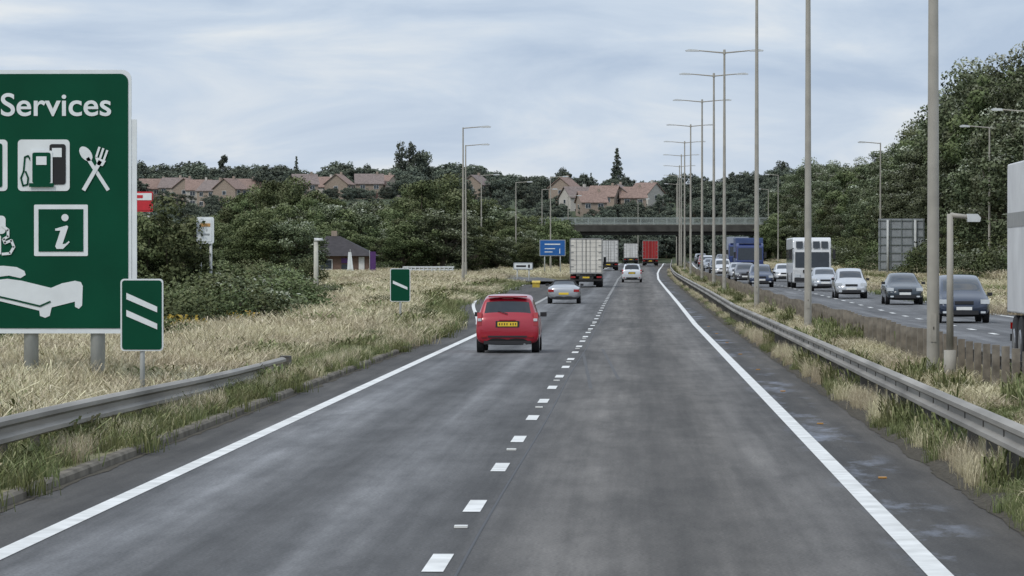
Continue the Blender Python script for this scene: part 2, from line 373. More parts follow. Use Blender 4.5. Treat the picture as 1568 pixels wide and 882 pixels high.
y1=-.022;y2=-.034
mb.prism(R(24,213,104,292,6),y1,.0,swhite)
mb.prism(R(73,220,98,282,4),y2,y1-.001,sblack); mb.prism(R(77,226,92,240),y2-.01,y2-.001,swhite)
mb.prism(R(44,230,78,286,3),y2-.022,y2-.012,swhite); mb.prism(R(47,233,75,280,3),y2-.032,y2-.023,sgreen); mb.prism(R(53,239,69,252),y2-.042,y2-.033,swhite); mb.prism(R(42,280,80,286),y2-.032,y2-.024,sgreen)
stroke(mb,PT([(47,250),(40,238),(35,240),(33,262),(29,272),(32,284),(39,282),(40,272),(36,262)]),2.6*K,y2,.01,sgreen)
mb.prism(ell(sx_(129),sz_(235),13*K,8*K,math.radians(-52)),y1,0,swhite); stroke(mb,PT([(132,242),(163,290)]),5.5*K,y1,.02,swhite)
stroke(mb,PT([(151,247),(126,290)]),6*K,y1-.012,.01,swhite)
for dx,dz in((0,0),(6,2),(12,5)): stroke(mb,PT([(145+dx,240+dz*.8),(150+dx,225+dz)]),3.3*K,y1-.012,.01,swhite)
mb.prism(PT([(143,239),(160,246),(155,254),(147,252)]),y1-.012,-.002,swhite)
mb.prism(R(-72,213,8,292,6),y1,0,swhite); mb.prism(R(-66,219,0,286,3),y2,y1-.001,sgreen); text('P',sx_(-55),y2-.01,sz_(280),75*K,swhite,e,off=.006,name='parking_letter')
mb.prism(R(-45,330,5,358,6),y1,0,swhite); mb.prism(R(-40,360,-2,390,3),y1,0,swhite)
stroke(mb,PT([(0,345),(9,352),(9,362),(2,366),(4,372),(14,368),(18,378),(12,388),(0,389)]),4*K,y1-.012,.01,swhite)
mb.prism(R(49,313,132,392,2),y1,0,swhite); mb.prism(R(56,320,125,385),y2,y1-.001,sgreen)
mb.prism(ell(sx_(97),sz_(333),5.5*K,5.5*K),y2-.012,y2-.001,swhite)
mb.prism(PT([(82,350),(100,345),(102,347),(93,374),(98,373),(103,369),(104,371),(94,381),(84,381),(82,377),(90,353),(82,353)]),y2-.012,y2-.001,swhite)
mb.prism(PT([(-30,408),(2,407),(22,409),(34,415),(36,421),(28,426),(10,422),(-6,424),(-30,422)]),y1,0,swhite)
mb.prism(PT([(-30,431),(8,427),(30,430),(75,441),(92,434),(112,430),(121,432),(124,438),(123,468),(118,473),(112,470),(112,462),(76,471),(73,484),(66,487),(58,484),(57,476),(-30,455)]),y1,0,swhite)
stroke(mb,PT([(-30,449),(20,460),(58,469),(74,462)]),2.6*K,y2,.01,sgreen)
mb.obj('pictograms',e)
text('Services',sx_(-2),y1,sz_(176),49*K,swhite,e,off=.007,font_w=170*K)
mb=MB()
for p in(42,145,-120,-230): mb.cyl((sx_(p),.16,-.3),(sx_(p),.16,5.2),.125,.125,postm,16)
for zz in (1.6,2.8,4,5.1): mb.box(sx_(-50),.05,zz,5.2,.03,.08,postm)
mb.obj('posts',e,True)
def countdown(px,d_,bars,x0,x1,y0,y1_):
    k_=d_/F; w=(x1-x0)*k_; h=(y1_-y0)*k_; cx_=((x0+x1)/2-VX)*k_; zc=CH-((y0+y1_)/2-VY)*k_
    e=empty('countdown_marker_sign',(cx_,d_,0))
    mb=MB(); mb.prism(rrect(-w/2,zc-h/2,w/2,zc+h/2,.06),0,.02,swhite); mb.prism(rrect(-w/2+.025,zc-h/2+.025,w/2-.025,zc+h/2-.025,.045),-.01,-.001,sgreen)
    for i in range(bars):
        zb=zc+ ((.15-i*.27) if bars==2 else -.05)
        mb.prism([(-w*.36,zb+.1),(w*.36,zb-.11),(w*.36,zb-.02),(-w*.36,zb+.2)],-.02,-.011,swhite)
    mb.obj('panel',e); mb=MB(); mb.cyl((0,.06,gz(cx_,d_)-.2),(0,.06,zc+h/2-.1),.04,.04,postm); mb.box(0,.03,zc+.3,w*.8,.02,.05,postm);mb.box(0,.03,zc-.3,w*.8,.02,.05,postm); mb.obj('post',e,True)
countdown(215,62,2,182,248,427,538)
countdown(612,132,1,597,628,411,462)
e=empty('road_sign_back',(0,309,0)); k_=309/F; mb=MB()
x0,x1=(1344-VX)*k_,(1414-VX)*k_; z1,z0=CH+66*k_,CH-14*k_
mb.box((x0+x1)/2,0,(z0+z1)/2,x1-x0,.04,z1-z0,sgrey)
for i in range(7): mb.box((x0+x1)/2,-.06,z0+.15+i*(z1-z0-.3)/6,x1-x0,.06,.06,M('sign_frame',(.16,.18,.17),.6))
for i in range(5): mb.box(x0+.1+i*(x1-x0-.2)/4,-.1,(z0+z1)/2,.05,.05,z1-z0,M('sign_frame',(0,0,0)))
mb.obj('panel',e); mb=MB()
for t in(.2,.8): mb.cyl((x0+(x1-x0)*t,-.2,gz(20,309)-.3),(x0+(x1-x0)*t,-.2,z1-.1),.1,.1,postm)
mb.obj('posts',e,True)
def psign(name,px0,px1,py0,py1,d_,mat,border=None,extra=None):
    k_=d_/F; x0,x1=(px0-VX)*k_,(px1-VX)*k_; z1,z0=CH-(py0-VY)*k_,CH-(py1-VY)*k_
    e=empty(name,((x0+x1)/2,d_,0)); w=x1-x0
    mb=MB(); mb.prism(rrect(-w/2,z0,w/2,z1,.08),0,.06,border or mat); b_=.08
    mb.prism(rrect(-w/2+b_,z0+b_,w/2-b_,z1-b_,.05),-.02,-.001,mat)
    if extra: extra(mb,w,z0,z1)
    mb.obj('panel',e); mb=MB()
    for s in(-.3,.3): mb.cyl((s*w,.12,gz((x0+x1)/2,d_)-.3),(s*w,.12,z1-.1),.06,.06,postm)
    mb.obj('posts',e,True)
sblue=M('sign_blue',(.01,.10,.33),.4); sred=M('billboard_red',(.5,.02,.03),.4)
def ex_blue(mb,w,z0,z1):
    h=z1-z0
    mb.box(0,-.03,z0+h*.72,w*.6,.01,h*.07,swhite); mb.box(-w*.1,-.03,z0+h*.45,w*.4,.01,h*.05,swhite); mb.box(w*.28,-.03,z0+h*.3,w*.03,.01,h*.3,swhite); mb.box(-w*.15,-.03,z0+h*.25,w*.3,.01,h*.05,swhite)
psign('direction_road_sign',826,866,367,392,402,sblue,sgrey,ex_blue)
def ex_w(mb,w,z0,z1): mb.box(-w*.1,-.03,(z0+z1)/2,w*.5,.01,(z1-z0)*.25,sblack); mb.box(w*.3,-.03,(z0+z1)/2,w*.1,.01,(z1-z0)*.45,sblack)
psign('direction_road_sign',786,816,402,413,330,swhite,sgrey,ex_w)
def ex_r(mb,w,z0,z1): mb.box(0,-.03,z1-(z1-z0)*.25,w*.9,.01,(z1-z0)*.35,swhite); mb.box(-w*.15,-.04,z1-(z1-z0)*.25,w*.4,.01,(z1-z0)*.15,sred)
psign('advertising_sign',198,232,293,324,190,sred,None,ex_r)
def ex_w2(mb,w,z0,z1): mb.box(0,-.03,z0+(z1-z0)*.7,w*.6,.01,(z1-z0)*.12,M('ad_orange',(.5,.28,.1))); mb.box(0,-.03,z0+(z1-z0)*.35,w*.5,.01,(z1-z0)*.06,sgrey)
psign('advertising_sign',299,326,332,373,150,swhite,None,ex_w2)
x,d_=(821-VX)*300/F,300; e=empty('grit_bin',(x,d_,gz(x,d_))); yel=M('grit_bin_yellow',(.55,.40,.06),.5)
mb=MB(); mb.prismx([(-.25,0),(.25,0),(.3,.55),(-.3,.5)],-.28,.28,yel); mb.prismx([(-.34,.5),(.34,.56),(.3,.66),(0,.72),(-.34,.6)],-.32,.32,yel); mb.obj('bin',e,bevel=.02)
# ---------------------------------------------------------------- vehicles
glass=M('vehicle_glass',(.02,.025,.03),.06,var=.2,coat=.3); rubber=M('tyre_rubber',(.015,.015,.016),.85); trim=M('black_plastic_trim',(.018,.018,.02),.55)
hub=M('wheel_alloy',(.3,.3,.31),.35,metal=.6); redl=M('rear_lamp_red',(.30,.008,.008),.2,coat=.5); headl=M('headlamp_clear',(.55,.58,.6),.12,coat=.6)
ylw=M('number_plate_yellow',(.75,.52,.04),.4,var=.03); wpl=M('number_plate_white',(.75,.75,.72),.4,var=.03); under=M('underbody_dark',(.01,.01,.01),.9)
soft=M('soft_top_fabric',(.012,.012,.013),.9)
def ringpts(y,zb,zl,zt,hw,rw):
    h=[(0,zb),(hw*.84,zb),(hw*.985,zb+.13),(hw,zb+.5*(zl-zb)),(hw*.985,zl-.06),(hw*.95,zl),(rw,zt-.075),(rw*.90,zt-.012),(rw*.5,zt+.008),(0,zt+.015)]
    return [(x,y,z) for x,z in h]+[(-x,y,z) for x,z in reversed(h[1:-1])]
STY={
'hatch':dict(st=[(0,.34,.58,.66,.68,.58),(.015,.27,.66,.74,.78,.68),(.05,.24,.80,.87,.82,.72),(.10,.22,.90,.965,.83,.74),(.13,.22,.92,.99,.83,.735),(.36,.2,.96,1.41,.835,.645),(.40,.2,.96,1.455,.835,.63),(.75,.2,.97,1.50,.835,.63),(.85,.2,.97,1.51,.835,.63),(1.5,.2,.95,1.53,.835,.64),(1.6,.2,.95,1.53,.835,.64),(2.35,.2,.93,1.45,.835,.60),(2.95,.2,.92,.99,.83,.70),(3.45,.22,.84,.88,.82,.66),(3.75,.26,.68,.72,.74,.56),(3.85,.34,.52,.56,.60,.45)],
   ty=['b','b','b','b','e','b','p','p','s','p','s','e','b','b','b'],wh=(.62,3.1),wr=.295),
'saloon':dict(st=[(0,.36,.60,.70,.66,.56),(.04,.26,.86,.93,.80,.68),(.25,.22,.92,.98,.85,.70),(.55,.2,.93,1.0,.86,.72),(1.15,.2,.93,1.34,.86,.58),(1.25,.2,.93,1.38,.86,.6),(1.9,.2,.92,1.43,.86,.62),(2.0,.2,.92,1.43,.86,.62),(2.6,.2,.91,1.37,.86,.59),(3.3,.2,.90,.96,.86,.72),(3.95,.22,.82,.85,.84,.66),(4.3,.26,.66,.70,.74,.56),(4.4,.34,.5,.54,.6,.45)],
   ty=['b','b','b','e','p','s','p','s','e','b','b','b'],wh=(.85,3.5),wr=.31),
'mpv':dict(st=[(0,.36,.62,.72,.68,.58),(.05,.26,.98,1.04,.85,.76),(.09,.22,1.0,1.07,.88,.76),(.36,.2,1.02,1.52,.89,.68),(.42,.2,1.02,1.57,.89,.67),(.9,.2,1.02,1.6,.9,.68),(1.0,.2,1.02,1.6,.9,.68),(1.8,.2,1.0,1.63,.9,.69),(1.9,.2,1.0,1.63,.9,.69),(2.75,.2,.98,1.56,.9,.66),(3.6,.2,.96,1.03,.89,.76),(4.1,.22,.86,.90,.87,.7),(4.4,.26,.70,.74,.8,.6),(4.5,.34,.54,.58,.66,.5)],
   ty=['b','b','e','b','p','p','s','p','s','e','b','b','b'],wh=(.8,3.6),wr=.33),
'roadster':dict(st=[(0,.34,.58,.68,.66,.56),(.05,.26,.78,.86,.8,.66),(.3,.22,.84,.92,.85,.7),(.75,.2,.86,.94,.87,.72),(1.25,.2,.86,1.2,.87,.55),(1.45,.2,.86,1.25,.87,.57),(1.55,.2,.86,1.26,.87,.57),(2.2,.2,.85,1.2,.87,.55),(2.75,.2,.84,.9,.87,.72),(3.4,.22,.76,.8,.85,.66),(3.8,.26,.6,.64,.74,.56),(3.9,.34,.48,.52,.6,.45)],
   ty=['b','b','b','e','p','p','s','e','b','b','b'],wh=(.75,3.15),wr=.31)}
CACHE={}
def carbody(style,paint,pn):
    key=(style,pn)
    if key in CACHE: return CACHE[key]
    if (style,) in CACHE:
        me=CACHE[(style,)].copy(); me.materials[0]=paint; CACHE[key]=me; return me
    s=STY[style]; rings=[ringpts(*t) for t in s['st']]; n=len(rings[0])
    mats=[paint,glass,under,soft]
    v=[p for R_ in rings for p in R_]; f=[];mi=[]
    roof=3 if style=='roadster' else 0
    for i,t in enumerate(s['ty']):
        for j in range(n):
            seg=j if j<9 else n-1-j
            f.append((i*n+j,i*n+(j+1)%n,(i+1)*n+(j+1)%n,(i+1)*n+j))
            m=0
            if seg==0: m=2
            if t in 'ps' and seg>=6: m=roof
            if t=='s' and seg==5: m=1
            if t=='p' and seg==5 and roof: m=3
            if t=='e' and seg>=7: m=1
            if t=='e' and seg in(5,6) and roof and i<5: m=3
            if t=='e' and seg==5 and i>5: m=1
            mi.append(m)
    f.append(tuple(range(n-1,-1,-1))); mi.append(0); f.append(tuple(range((len(rings)-1)*n,len(rings)*n))); mi.append(0)
    me=bpy.data.meshes.new('body'); me.from_pydata(v,[],f)
    for m in mats: me.materials.append(m)
    me.polygons.foreach_set('material_index',mi); me.polygons.foreach_set('use_smooth',[True]*len(f))
    o=bpy.data.objects.new('tmp',me); COL.objects.link(o)
    sb=o.modifiers.new('s','SUBSURF'); sb.levels=2; sb.render_levels=2
    cb=MB(); hw=max(t[4] for t in s['st'])
    for y in s['wh']:
        for sg in(-1,1): cb.cyl((sg*(hw-.26),y,s['wr']),(sg*(hw+.2),y,s['wr']),s['wr']+.06,s['wr']+.06,under,28)
    co=cb.obj('tmpc'); bo=o.modifiers.new('b','BOOLEAN'); bo.operation='DIFFERENCE'; bo.object=co; bo.solver='EXACT'
    try: bo.material_mode='TRANSFER'
    except Exception: pass
    bpy.context.view_layer.update()
    r_=bpy.data.meshes.new_from_object(o.evaluated_get(bpy.context.evaluated_depsgraph_get()))
    if len(r_.vertices)<100: r_=me
    bpy.data.objects.remove(o); bpy.data.objects.remove(co)
    CACHE[(style,)]=r_; CACHE[key]=r_; return r_
def car(name,style,col,x,d,onc=False,metal=.3,ws=1.0,hs=1.0):
    pn='car_paint_%.2f_%.2f_%.2f'%col
    paint=M(pn,col,.28,metal=metal,var=.05,scale=2,coat=.6)
    s=STY[style]; L_=s['st'][-1][0]; hw=max(t[4] for t in s['st'])
    z0=r(d)+(.35 if onc else 0)+.006
    e=empty(name,(x,d,z0),math.pi if onc else 0)
    off=-L_ if onc else 0
    e.scale=(ws,1,hs)
    b_=bpy.data.objects.new('body',carbody(style,paint,pn)); b_.location=(0,off,0); COL.objects.link(b_); b_.parent=e
    mb=MB()
    for y in s['wh']:
        for sg in(-1,1):
            x0=sg*(hw-.21);x1=sg*(hw-.01)
            mb.cyl((x0,y,s['wr']),(x1,y,s['wr']),s['wr'],s['wr'],rubber,24); mb.cyl((x1-sg*.01,y,s['wr']),(x1+sg*.008,y,s['wr']),s['wr']*.64,s['wr']*.6,hub,16)
    mb.obj('wheels',e,False,loc=(0,off,0),bevel=.02)
    mb=MB(); zl=s['st'][2][2]
    if style in('hatch','mpv'):
        zl=.93 if style=='hatch' else 1.0
        for sg in(-1,1):
            mb.prismx([(.02,zl-.22),(.14,zl-.24),(.22,zl+.10),(.125,zl+.13),(.045,zl-.02)],sg*(hw-.155),sg*(hw-.035),redl)
            mb.box(sg*(hw-.10),.06,zl-.06,.10,.08,.07,headl)
            mb.box(sg*(hw-.22),.0,.43,.14,.05,.05,redl)
        mb.box(0,.022,zl-.175,.62,.05,.17,trim); mb.box(0,-.006,zl-.175,.52,.02,.115,ylw)
        for t in range(7): mb.box(-.21+t*.066+(.03 if t>3 else 0),-.018,zl-.175,.026,.004,.06,sblack)
        mb.box(0,.0,zl-.07,.44,.05,.025,paint); mb.box(0,-.002,.43,1.02,.05,.045,trim); mb.box(0,.05,.27,1.25,.12,.09,trim)
        mb.box(0,.375,1.43 if style=='hatch' else 1.53,.28,.05,.03,redl); mb.box(0,.34,1.475 if style=='hatch' else 1.575,1.02,.16,.035,paint)
        mb.cyl((0,.10,zl+.10),(-.26,.15,zl+.17),.012,.008,trim,6)
        mb.cyl((.45,.05,.22),(.45,-.03,.22),.03,.03,hub,8)
    else:
        for sg in(-1,1): mb.box(sg*(hw-.20),.05,zl-.16,.30,.12,.14,redl)
        mb.box(0,.0,zl-.32,.52,.02,.115,ylw); mb.box(0,.03,.29,1.3,.1,.1,trim)
    zf=s['st'][-3][2]
    for sg in(-1,1):
        mb.box(sg*(hw-.2),L_-.2,zf-.13,.30,.22,.15,headl,); mb.box(sg*(hw-.27),L_-.06,.37,.16,.08,.07,headl)
    mb.box(0,L_-.08,zf-.16,.62,.14,.10,trim); mb.box(0,L_-.03,.36,.95,.1,.14,trim); mb.box(0,L_+.005,.5,.52,.02,.11,wpl)
    yw=s['st'][-4][0]-.2
    for sg in(-1,1): mb.box(sg*(hw+.05),yw-.05,.98,.17,.11,.12,trim)
    mb.obj('lights_and_trim',e,False,bevel=.015,loc=(0,off,0))
    return e
car('red_hatchback_car','hatch',(.33,.006,.02),-3.33,103,metal=.1)
car('convertible_car','roadster',(.42,.43,.44),-3.7,206,metal=.6)
car('white_hatchback_car','mpv',(.6,.62,.63),-.2,345)
car('people_carrier_car','mpv',(.015,.025,.05),11.0,131,True,hs=.98)
car('dark_hatchback_car','saloon',(.02,.03,.04),12.28,178,True)
car('silver_hatchback_car','hatch',(.5,.51,.52),11.07,200,True,metal=.5)
car('silver_hatchback_car','saloon',(.4,.42,.44),11.5,236,True,metal=.5)
car('dark_blue_car','hatch',(.02,.035,.08),8.5,262,True)
cols=[(.05,.05,.06),(.35,.36,.38),(.6,.6,.6),(.02,.03,.06),(.2,.22,.24),(.6,.62,.62),(.25,.02,.02),(.1,.12,.14)]
i=0
for x,d_ in((8.4,296),(8.9,335),(8.4,372),(8.5,408),(8.3,440),(8.4,478),(8.3,520),(8.5,560),(8.4,600),(8.4,645),(11.9,310),(12,395),(12,430),(11.8,500),(12,545),(12,590),(11.9,640)):
    car('queueing_car',['hatch','saloon','mpv'][i%3],cols[i%8],x+c(d_),d_,True); i+=1
def lorry(name,x,d,boxc,cabc,onc=False,L_=9.5,H=3.9,W=2.5,slats=True,stripe=False):
    z0=r(d)+(.35 if onc else 0)+.006
    e=empty(name,(x,d,z0),math.pi if onc else 0); off=-L_ if onc else 0
    bm=M('lorry_box_%.2f%.2f%.2f'%boxc,boxc,.5,var=.12,scale=1.2); cm=M('lorry_cab_%.2f%.2f%.2f'%cabc,cabc,.35,var=.05,coat=.4)
    dk=M('lorry_chassis',(.02,.02,.02),.8); cabL=2.1; bl=L_-cabL-.5; fl=1.05
    mb=MB(); mb.box(0,bl/2,(H+fl)/2,W,bl,H-fl,bm); mb.obj('cargo_box',e,bevel=.03,loc=(0,off,0))
    mb=MB(); ed=M('box_edge',(.26,.26,.25),.5)
    for sg in(-1,1):
        mb.box(sg*(W/2-.04),-.015,(H+fl)/2,.08,.03,H-fl,ed); mb.box(sg*.02,-.012,(H+fl)/2,.018,.025,H-fl-.1,dk)
        for xx in(.3,.75): mb.cyl((sg*xx,-.05,fl+.1),(sg*xx,-.05,H-.1),.018,.018,ed,6)
        for zz in(.2,.4,.6,.8): mb.box(sg*(W/2-.15),-.03,fl+(H-fl)*zz,.3,.02,.05,ed)
        if stripe: mb.box(sg*(W/2+.006),bl/2,fl+(H-fl)*.62,.01,bl-.1,.28,ed)
    mb.box(0,-.015,H-.04,W,.03,.08,ed); mb.box(0,-.02,fl+.04,W,.05,.1,ed)
    if slats:
        for t in range(1,8):
            mb.box(0,-.006,fl+(H-fl)*t/8,W-.2,.012,.015,ed)
            for sg in(-1,1): mb.box(sg*(W/2+.004),bl/2,fl+(H-fl)*t/8,.012,bl,.02,ed)
    mb.box(0,bl/2,fl-.1,1.0,bl,.2,dk); mb.box(0,.1,.55,W-.1,.12,.14,dk); 
    for sg in(-1,1): mb.box(sg*(W/2-.25),.02,.78,.38,.06,.13,redl); mb.box(sg*(W/2-.45),1.4,.5,.5,.03,.7,dk); mb.box(sg*(W/2-.08),bl*.5,.75,.04,bl*.4,.45,dk)
    mb.box(0,.03,.75,.52,.02,.12,ylw)
    mb.obj('chassis_and_doors',e,loc=(0,off,0))
    mb=MB(); y0=bl+.25; ch=min(H-.4,3.1)
    mb.prismx([(y0,.55),(y0+cabL,.55),(y0+cabL+.05,1.5),(y0+cabL-.12,ch-.25),(y0+cabL-.5,ch),(y0,ch)],-W/2+.04,W/2-.04,cm)
    mb.obj('cab',e,bevel=.06,loc=(0,off,0)); mb=MB()
    yf=y0+cabL
    mb.add([(-W/2+.16,yf+.06,1.62),(W/2-.16,yf+.06,1.62),(W/2-.2,yf-.07,ch-.42),(-W/2+.2,yf-.07,ch-.42)],[(0,1,2,3)],glass)
    for sg in(-1,1):
        mb.add([(sg*(W/2-.03),yf-.1,1.6),(sg*(W/2-.03),yf-1,1.6),(sg*(W/2-.03),yf-1,ch-.5),(sg*(W/2-.03),yf-.25,ch-.5)],[(0,1,2,3)],glass)
        mb.box(sg*(W/2+.12),yf-.05,2.05,.2,.12,.55,trim); mb.box(sg*(W/2-.35),yf+.06,.72,.4,.06,.2,headl)
    for t in range(5): mb.box(0,yf+.065,.95+t*.11,1.5,.04,.06,trim)
    mb.box(0,yf+.05,.52,W-.1,.14,.3,dk); mb.box(0,yf+.13,.6,.52,.02,.11,wpl); mb.box(0,yf-.35,ch+.02,W-.5,.3,.05,cm)
    mb.obj('cab_fittings',e,loc=(0,off,0)); mb=MB()
    for y in(1.2,2.4,y0+cabL-1.0) if L_>9 else(1.4,y0+cabL-1.0):
        for sg in(-1,1): mb.cyl((sg*(W/2-.5 if y<4 else W/2-.32),y,.5),(sg*(W/2-.02),y,.5),.5,.5,rubber,24); mb.cyl((sg*(W/2-.04),y,.5),(sg*(W/2),y,.5),.27,.22,hub,14)
    mb.obj('wheels',e,loc=(0,off,0),bevel=.03)
    return e
lorry('box_lorry',-3.68,300,(.66,.63,.56),(.5,.5,.48),H=3.75,L_=9)
lorry('box_lorry',-4.1+c(500),500,(.6,.6,.58),(.5,.5,.5),H=3.9)
lorry('box_lorry',-3.4+c(690),690,(.62,.62,.6),(.5,.5,.5),H=3.6)
lorry('box_lorry',.45+c(622),622,(.35,.02,.02),(.4,.02,.02),H=4.0,slats=False)
lorry('blue_lorry',10.4,352,(.05,.08,.18),(.03,.05,.16),True,H=3.6)
lorry('blue_lorry',12.0+c(470),470,(.3,.33,.38),(.03,.05,.16),True,H=3.9)
lorry('articulated_lorry',8.65,64,(.62,.62,.62),(.5,.5,.5),True,L_=14,H=3.98,slats=False,stripe=True)
e=empty('coach',(11.6,256,r(256)+.356),math.pi); cw=M('coach_white',(.62,.63,.63),.35,var=.06,coat=.4)
W=2.5;mb=MB(); mb.prismx([(0,.35),(11,.35),(11.08,1.2),(11.0,2.2),(10.75,3.1),(10.5,3.3),(.1,3.3),(0,3.1)],-W/2,W/2,cw); mb.obj('body',e,bevel=.08,loc=(0,-11,0))
mb=MB(); mb.add([(-1.1,11.11,1.35),(1.1,11.11,1.35),(1.1,11.03,2.35),(-1.1,11.03,2.35)],[(0,1,2,3)],glass)
for xx in(-.82,-.28,.28,.82): mb.add([(xx-.22,11.0,2.62),(xx+.22,11.0,2.62),(xx+.22,10.86,3.05),(xx-.22,10.86,3.05)],[(0,1,2,3)],glass)
for sg in(-1,1):
    mb.box(sg*1.255,5.4,2.1,.02,10,.9,glass); mb.box(sg*.95,11.08,.8,.34,.06,.2,headl); mb.box(sg*1.42,11.15,2.2,.18,.14,.6,trim); mb.cyl((sg*1.2,10.95,2.6),(sg*1.42,11.15,2.5),.03,.03,trim,6)
    for y in(2.5,8.6): mb.cyl((sg*.95,y,.5),(sg*1.27,y,.5),.5,.5,rubber,20)
mb.box(0,11.08,.55,2.3,.06,.25,trim); mb.box(0,11.12,.75,.52,.02,.11,wpl); mb.box(0,11.1,1.1,1.2,.03,.2,trim)
mb.obj('windows_lights_wheels',e,loc=(0,-11,0))
# ---------------------------------------------------------------- bridge
conc=M('bridge_concrete',(.045,.043,.04),.85,var=.25,scale=.6,bump=.2,spec=.15); concl=M('parapet_steel',(.26,.29,.27),.6,metal=.1)
e=empty('road_bridge',(0,600,r(600))); mb=MB()
mb.box(5,0,5.9,60,9,.6,conc); 
for y in(-3.8,-1.2,1.2,3.8): mb.box(5,y,5.2,60,.9,.8,conc)
mb.box(5,-4.60,5.80,60,.3,.96,M('bridge_fascia',(.06,.058,.052),.85,var=.3,scale=.8,spec=.15)); mb.box(5,4.60,5.86,60,.3,.8,conc)
mb.box(5,-4.60,6.35,60,.36,.12,M('bridge_coping',(.20,.20,.18),.85))
for x in(-9.5,7.0,19.5):
    for y in(-3,0,3): mb.cyl((x,y,-.5),(x,y,4.7),.42,.42,conc,16)
    mb.box(x,0,4.7,1.2,8,.2,conc)
mb.obj('deck_and_piers',e)
mb=MB()
for y in(-4.55,4.55):
    for zz in(6.6,7.4): mb.box(5,y,zz,60,.06,.09,concl)
    for t in range(31): mb.box(-25+t*2,y,6.9,.14,.1,1.05,concl)
    for t in range(400): mb.box(-25+t*.15,y,7.0,.045,.03,.75,concl)
mb.obj('parapet',e)
# ---------------------------------------------------------------- buildings
tile=M('roof_tile_terracotta',(.24,.165,.135),.85,var=.25,scale=2.5); tile2=M('roof_tile_brown',(.20,.16,.145),.85,var=.25,scale=2.5)
brick=M('brick_wall',(.30,.24,.19),.9,var=.2,scale=5); brick2=M('buff_brick_wall',(.38,.32,.26),.9,var=.18,scale=5); rend=M('render_wall',(.48,.45,.40),.9,var=.08)
upv=M('window_frame_white',(.6,.6,.58),.5); wgl=M('house_glass',(.04,.05,.06),.1)
def house(name,x,d,w,dp,eh,rh,wall,roof,rz=0,sink=.5):
    e=empty(name,(x,d,gz(x,d)-sink),rz)
    mb=MB(); mb.box(0,0,eh/2,w,dp,eh,wall)
    for sg in(-1,1): mb.add([(sg*w/2,-dp/2,eh),(sg*w/2,dp/2,eh),(sg*w/2,0,eh+rh)],[(0,1,2)],wall)
    mb.obj('walls',e); mb=MB(); o=.35
    for sg in(-1,1):
        a=[(-w/2-o,sg*(dp/2+o),eh-.2),(w/2+o,sg*(dp/2+o),eh-.2),(w/2+o,0,eh+rh+.05),(-w/2-o,0,eh+rh+.05)]
        mb.add(a+[(p[0],p[1],p[2]+.15) for p in a],[(0,1,2,3),(4,5,6,7),(0,1,5,4),(0,3,7,4),(1,2,6,5)],roof)
    mb.box(w*.3,0,eh+rh+.2,.55,.55,1.1,wall); mb.obj('roof_and_chimney',e); mb=MB()
    nx=max(2,int(w/2.4))
    for k_ in range(nx):
        xx=-w/2+(k_+.5)*w/nx
        for fl,z in enumerate((1.4,3.7)):
            if z+.7>eh: continue
            if fl==0 and k_==nx//2: mb.box(xx,-dp/2-.03,1.1,1.0,.08,2.1,M('door_paint',(.1,.05,.04))); continue
            mb.box(xx,-dp/2-.03,z,1.3,.08,1.1,upv); 
            for s2 in(-.31,.31): mb.box(xx+s2,-dp/2-.075,z,.54,.03,.92,wgl)
    for sg in(-1,1): mb.box(sg*(w/2+.03),0,3.6,.08,1.1,1.0,upv); mb.box(sg*(w/2+.08),0,3.6,.03,.9,.85,wgl)
    mb.obj('windows_and_door',e)
hs=[(238,1010,7.5),(262,1000,6),(285,985,6.5),(310,975,6),(335,968,6.5),(358,962,6.5),(378,972,6),(470,1002,6),(494,1000,6.5),(518,995,7),(560,1000,7),(586,1008,6),(866,960,6),(884,930,6.5),(906,915,6),(926,920,6.5),(948,925,6),(968,935,6),(990,945,6),(730,1010,6)]
for i,(px,d_,w) in enumerate(hs):
    house('brick_house',(px-VX)*d_/F,d_+random.uniform(-12,12),w,6,4.6,2.4,[brick,brick2,brick,rend,brick][i%5],[tile,tile2,tile][i%3],rz=[.25,-.3,1.4,.1,-.7,1.2,.5][i%7],sink=random.uniform(.2,1.3)+(.7 if px>800 else 0))
x,d_=-31.2,420; e=empty('roadside_restaurant',(x,d_,gz(x,d_)-.3)); slate=M('roof_slate_dark',(.055,.05,.052),.8,var=.2,scale=2,spec=.2)
mb=MB(); mb.box(0,0,1.2,6,7,2.4,M('dark_brick_wall',(.14,.09,.07),.9,var=.2)); mb.obj('walls',e)
mb=MB()
mb.add([(-3.7,-4.2,2.2),(3.7,-4.2,2.2),(3.7,4.2,2.2),(-3.7,4.2,2.2),(-1.8,0,4.35),(-.4,0,4.35)],[(0,1,5,4),(1,2,5),(2,3,4,5),(3,0,4),(3,2,1,0)],slate); mb.box(-1,0.3,4.5,.6,.6,.8,brick); mb.obj('roof',e)
mb=MB(); pur=M('purple_banner',(.07,.02,.12),.6)
mb.box(2.2,-3.56,1.1,.6,.08,2.0,upv); mb.box(-1.6,-3.56,1.3,1.4,.08,1.1,upv); mb.box(-1.6,-3.62,1.3,1.2,.04,.9,wgl); mb.box(.6,-3.56,1.7,1.1,.08,.5,pur); mb.box(.6,-3.56,.9,1.1,.08,.8,wgl); mb.obj('windows_and_door',e)
e=empty('banner_flag',(-27.7,410,gz(-27.7,410))); mb=MB(); mb.cyl((0,0,-.2),(0,0,2.6),.03,.03,postm,6); mb.box(.33,0,1.4,.6,.03,2.1,pur); mb.obj('flag',e)
e=empty('banner_flag',(-29.6,408,gz(-29.6,408))); mb=MB(); mb.cyl((0,0,-.2),(0,0,2.6),.03,.03,postm,6); mb.prism([(-.35,-.1),(.4,-.1),(.1,2.3),(-.2,2.3)],-.02,.02,swhite); mb.obj('flag',e)
mb=MB(); wf=M('low_white_fence_paint',(.6,.62,.62),.6)
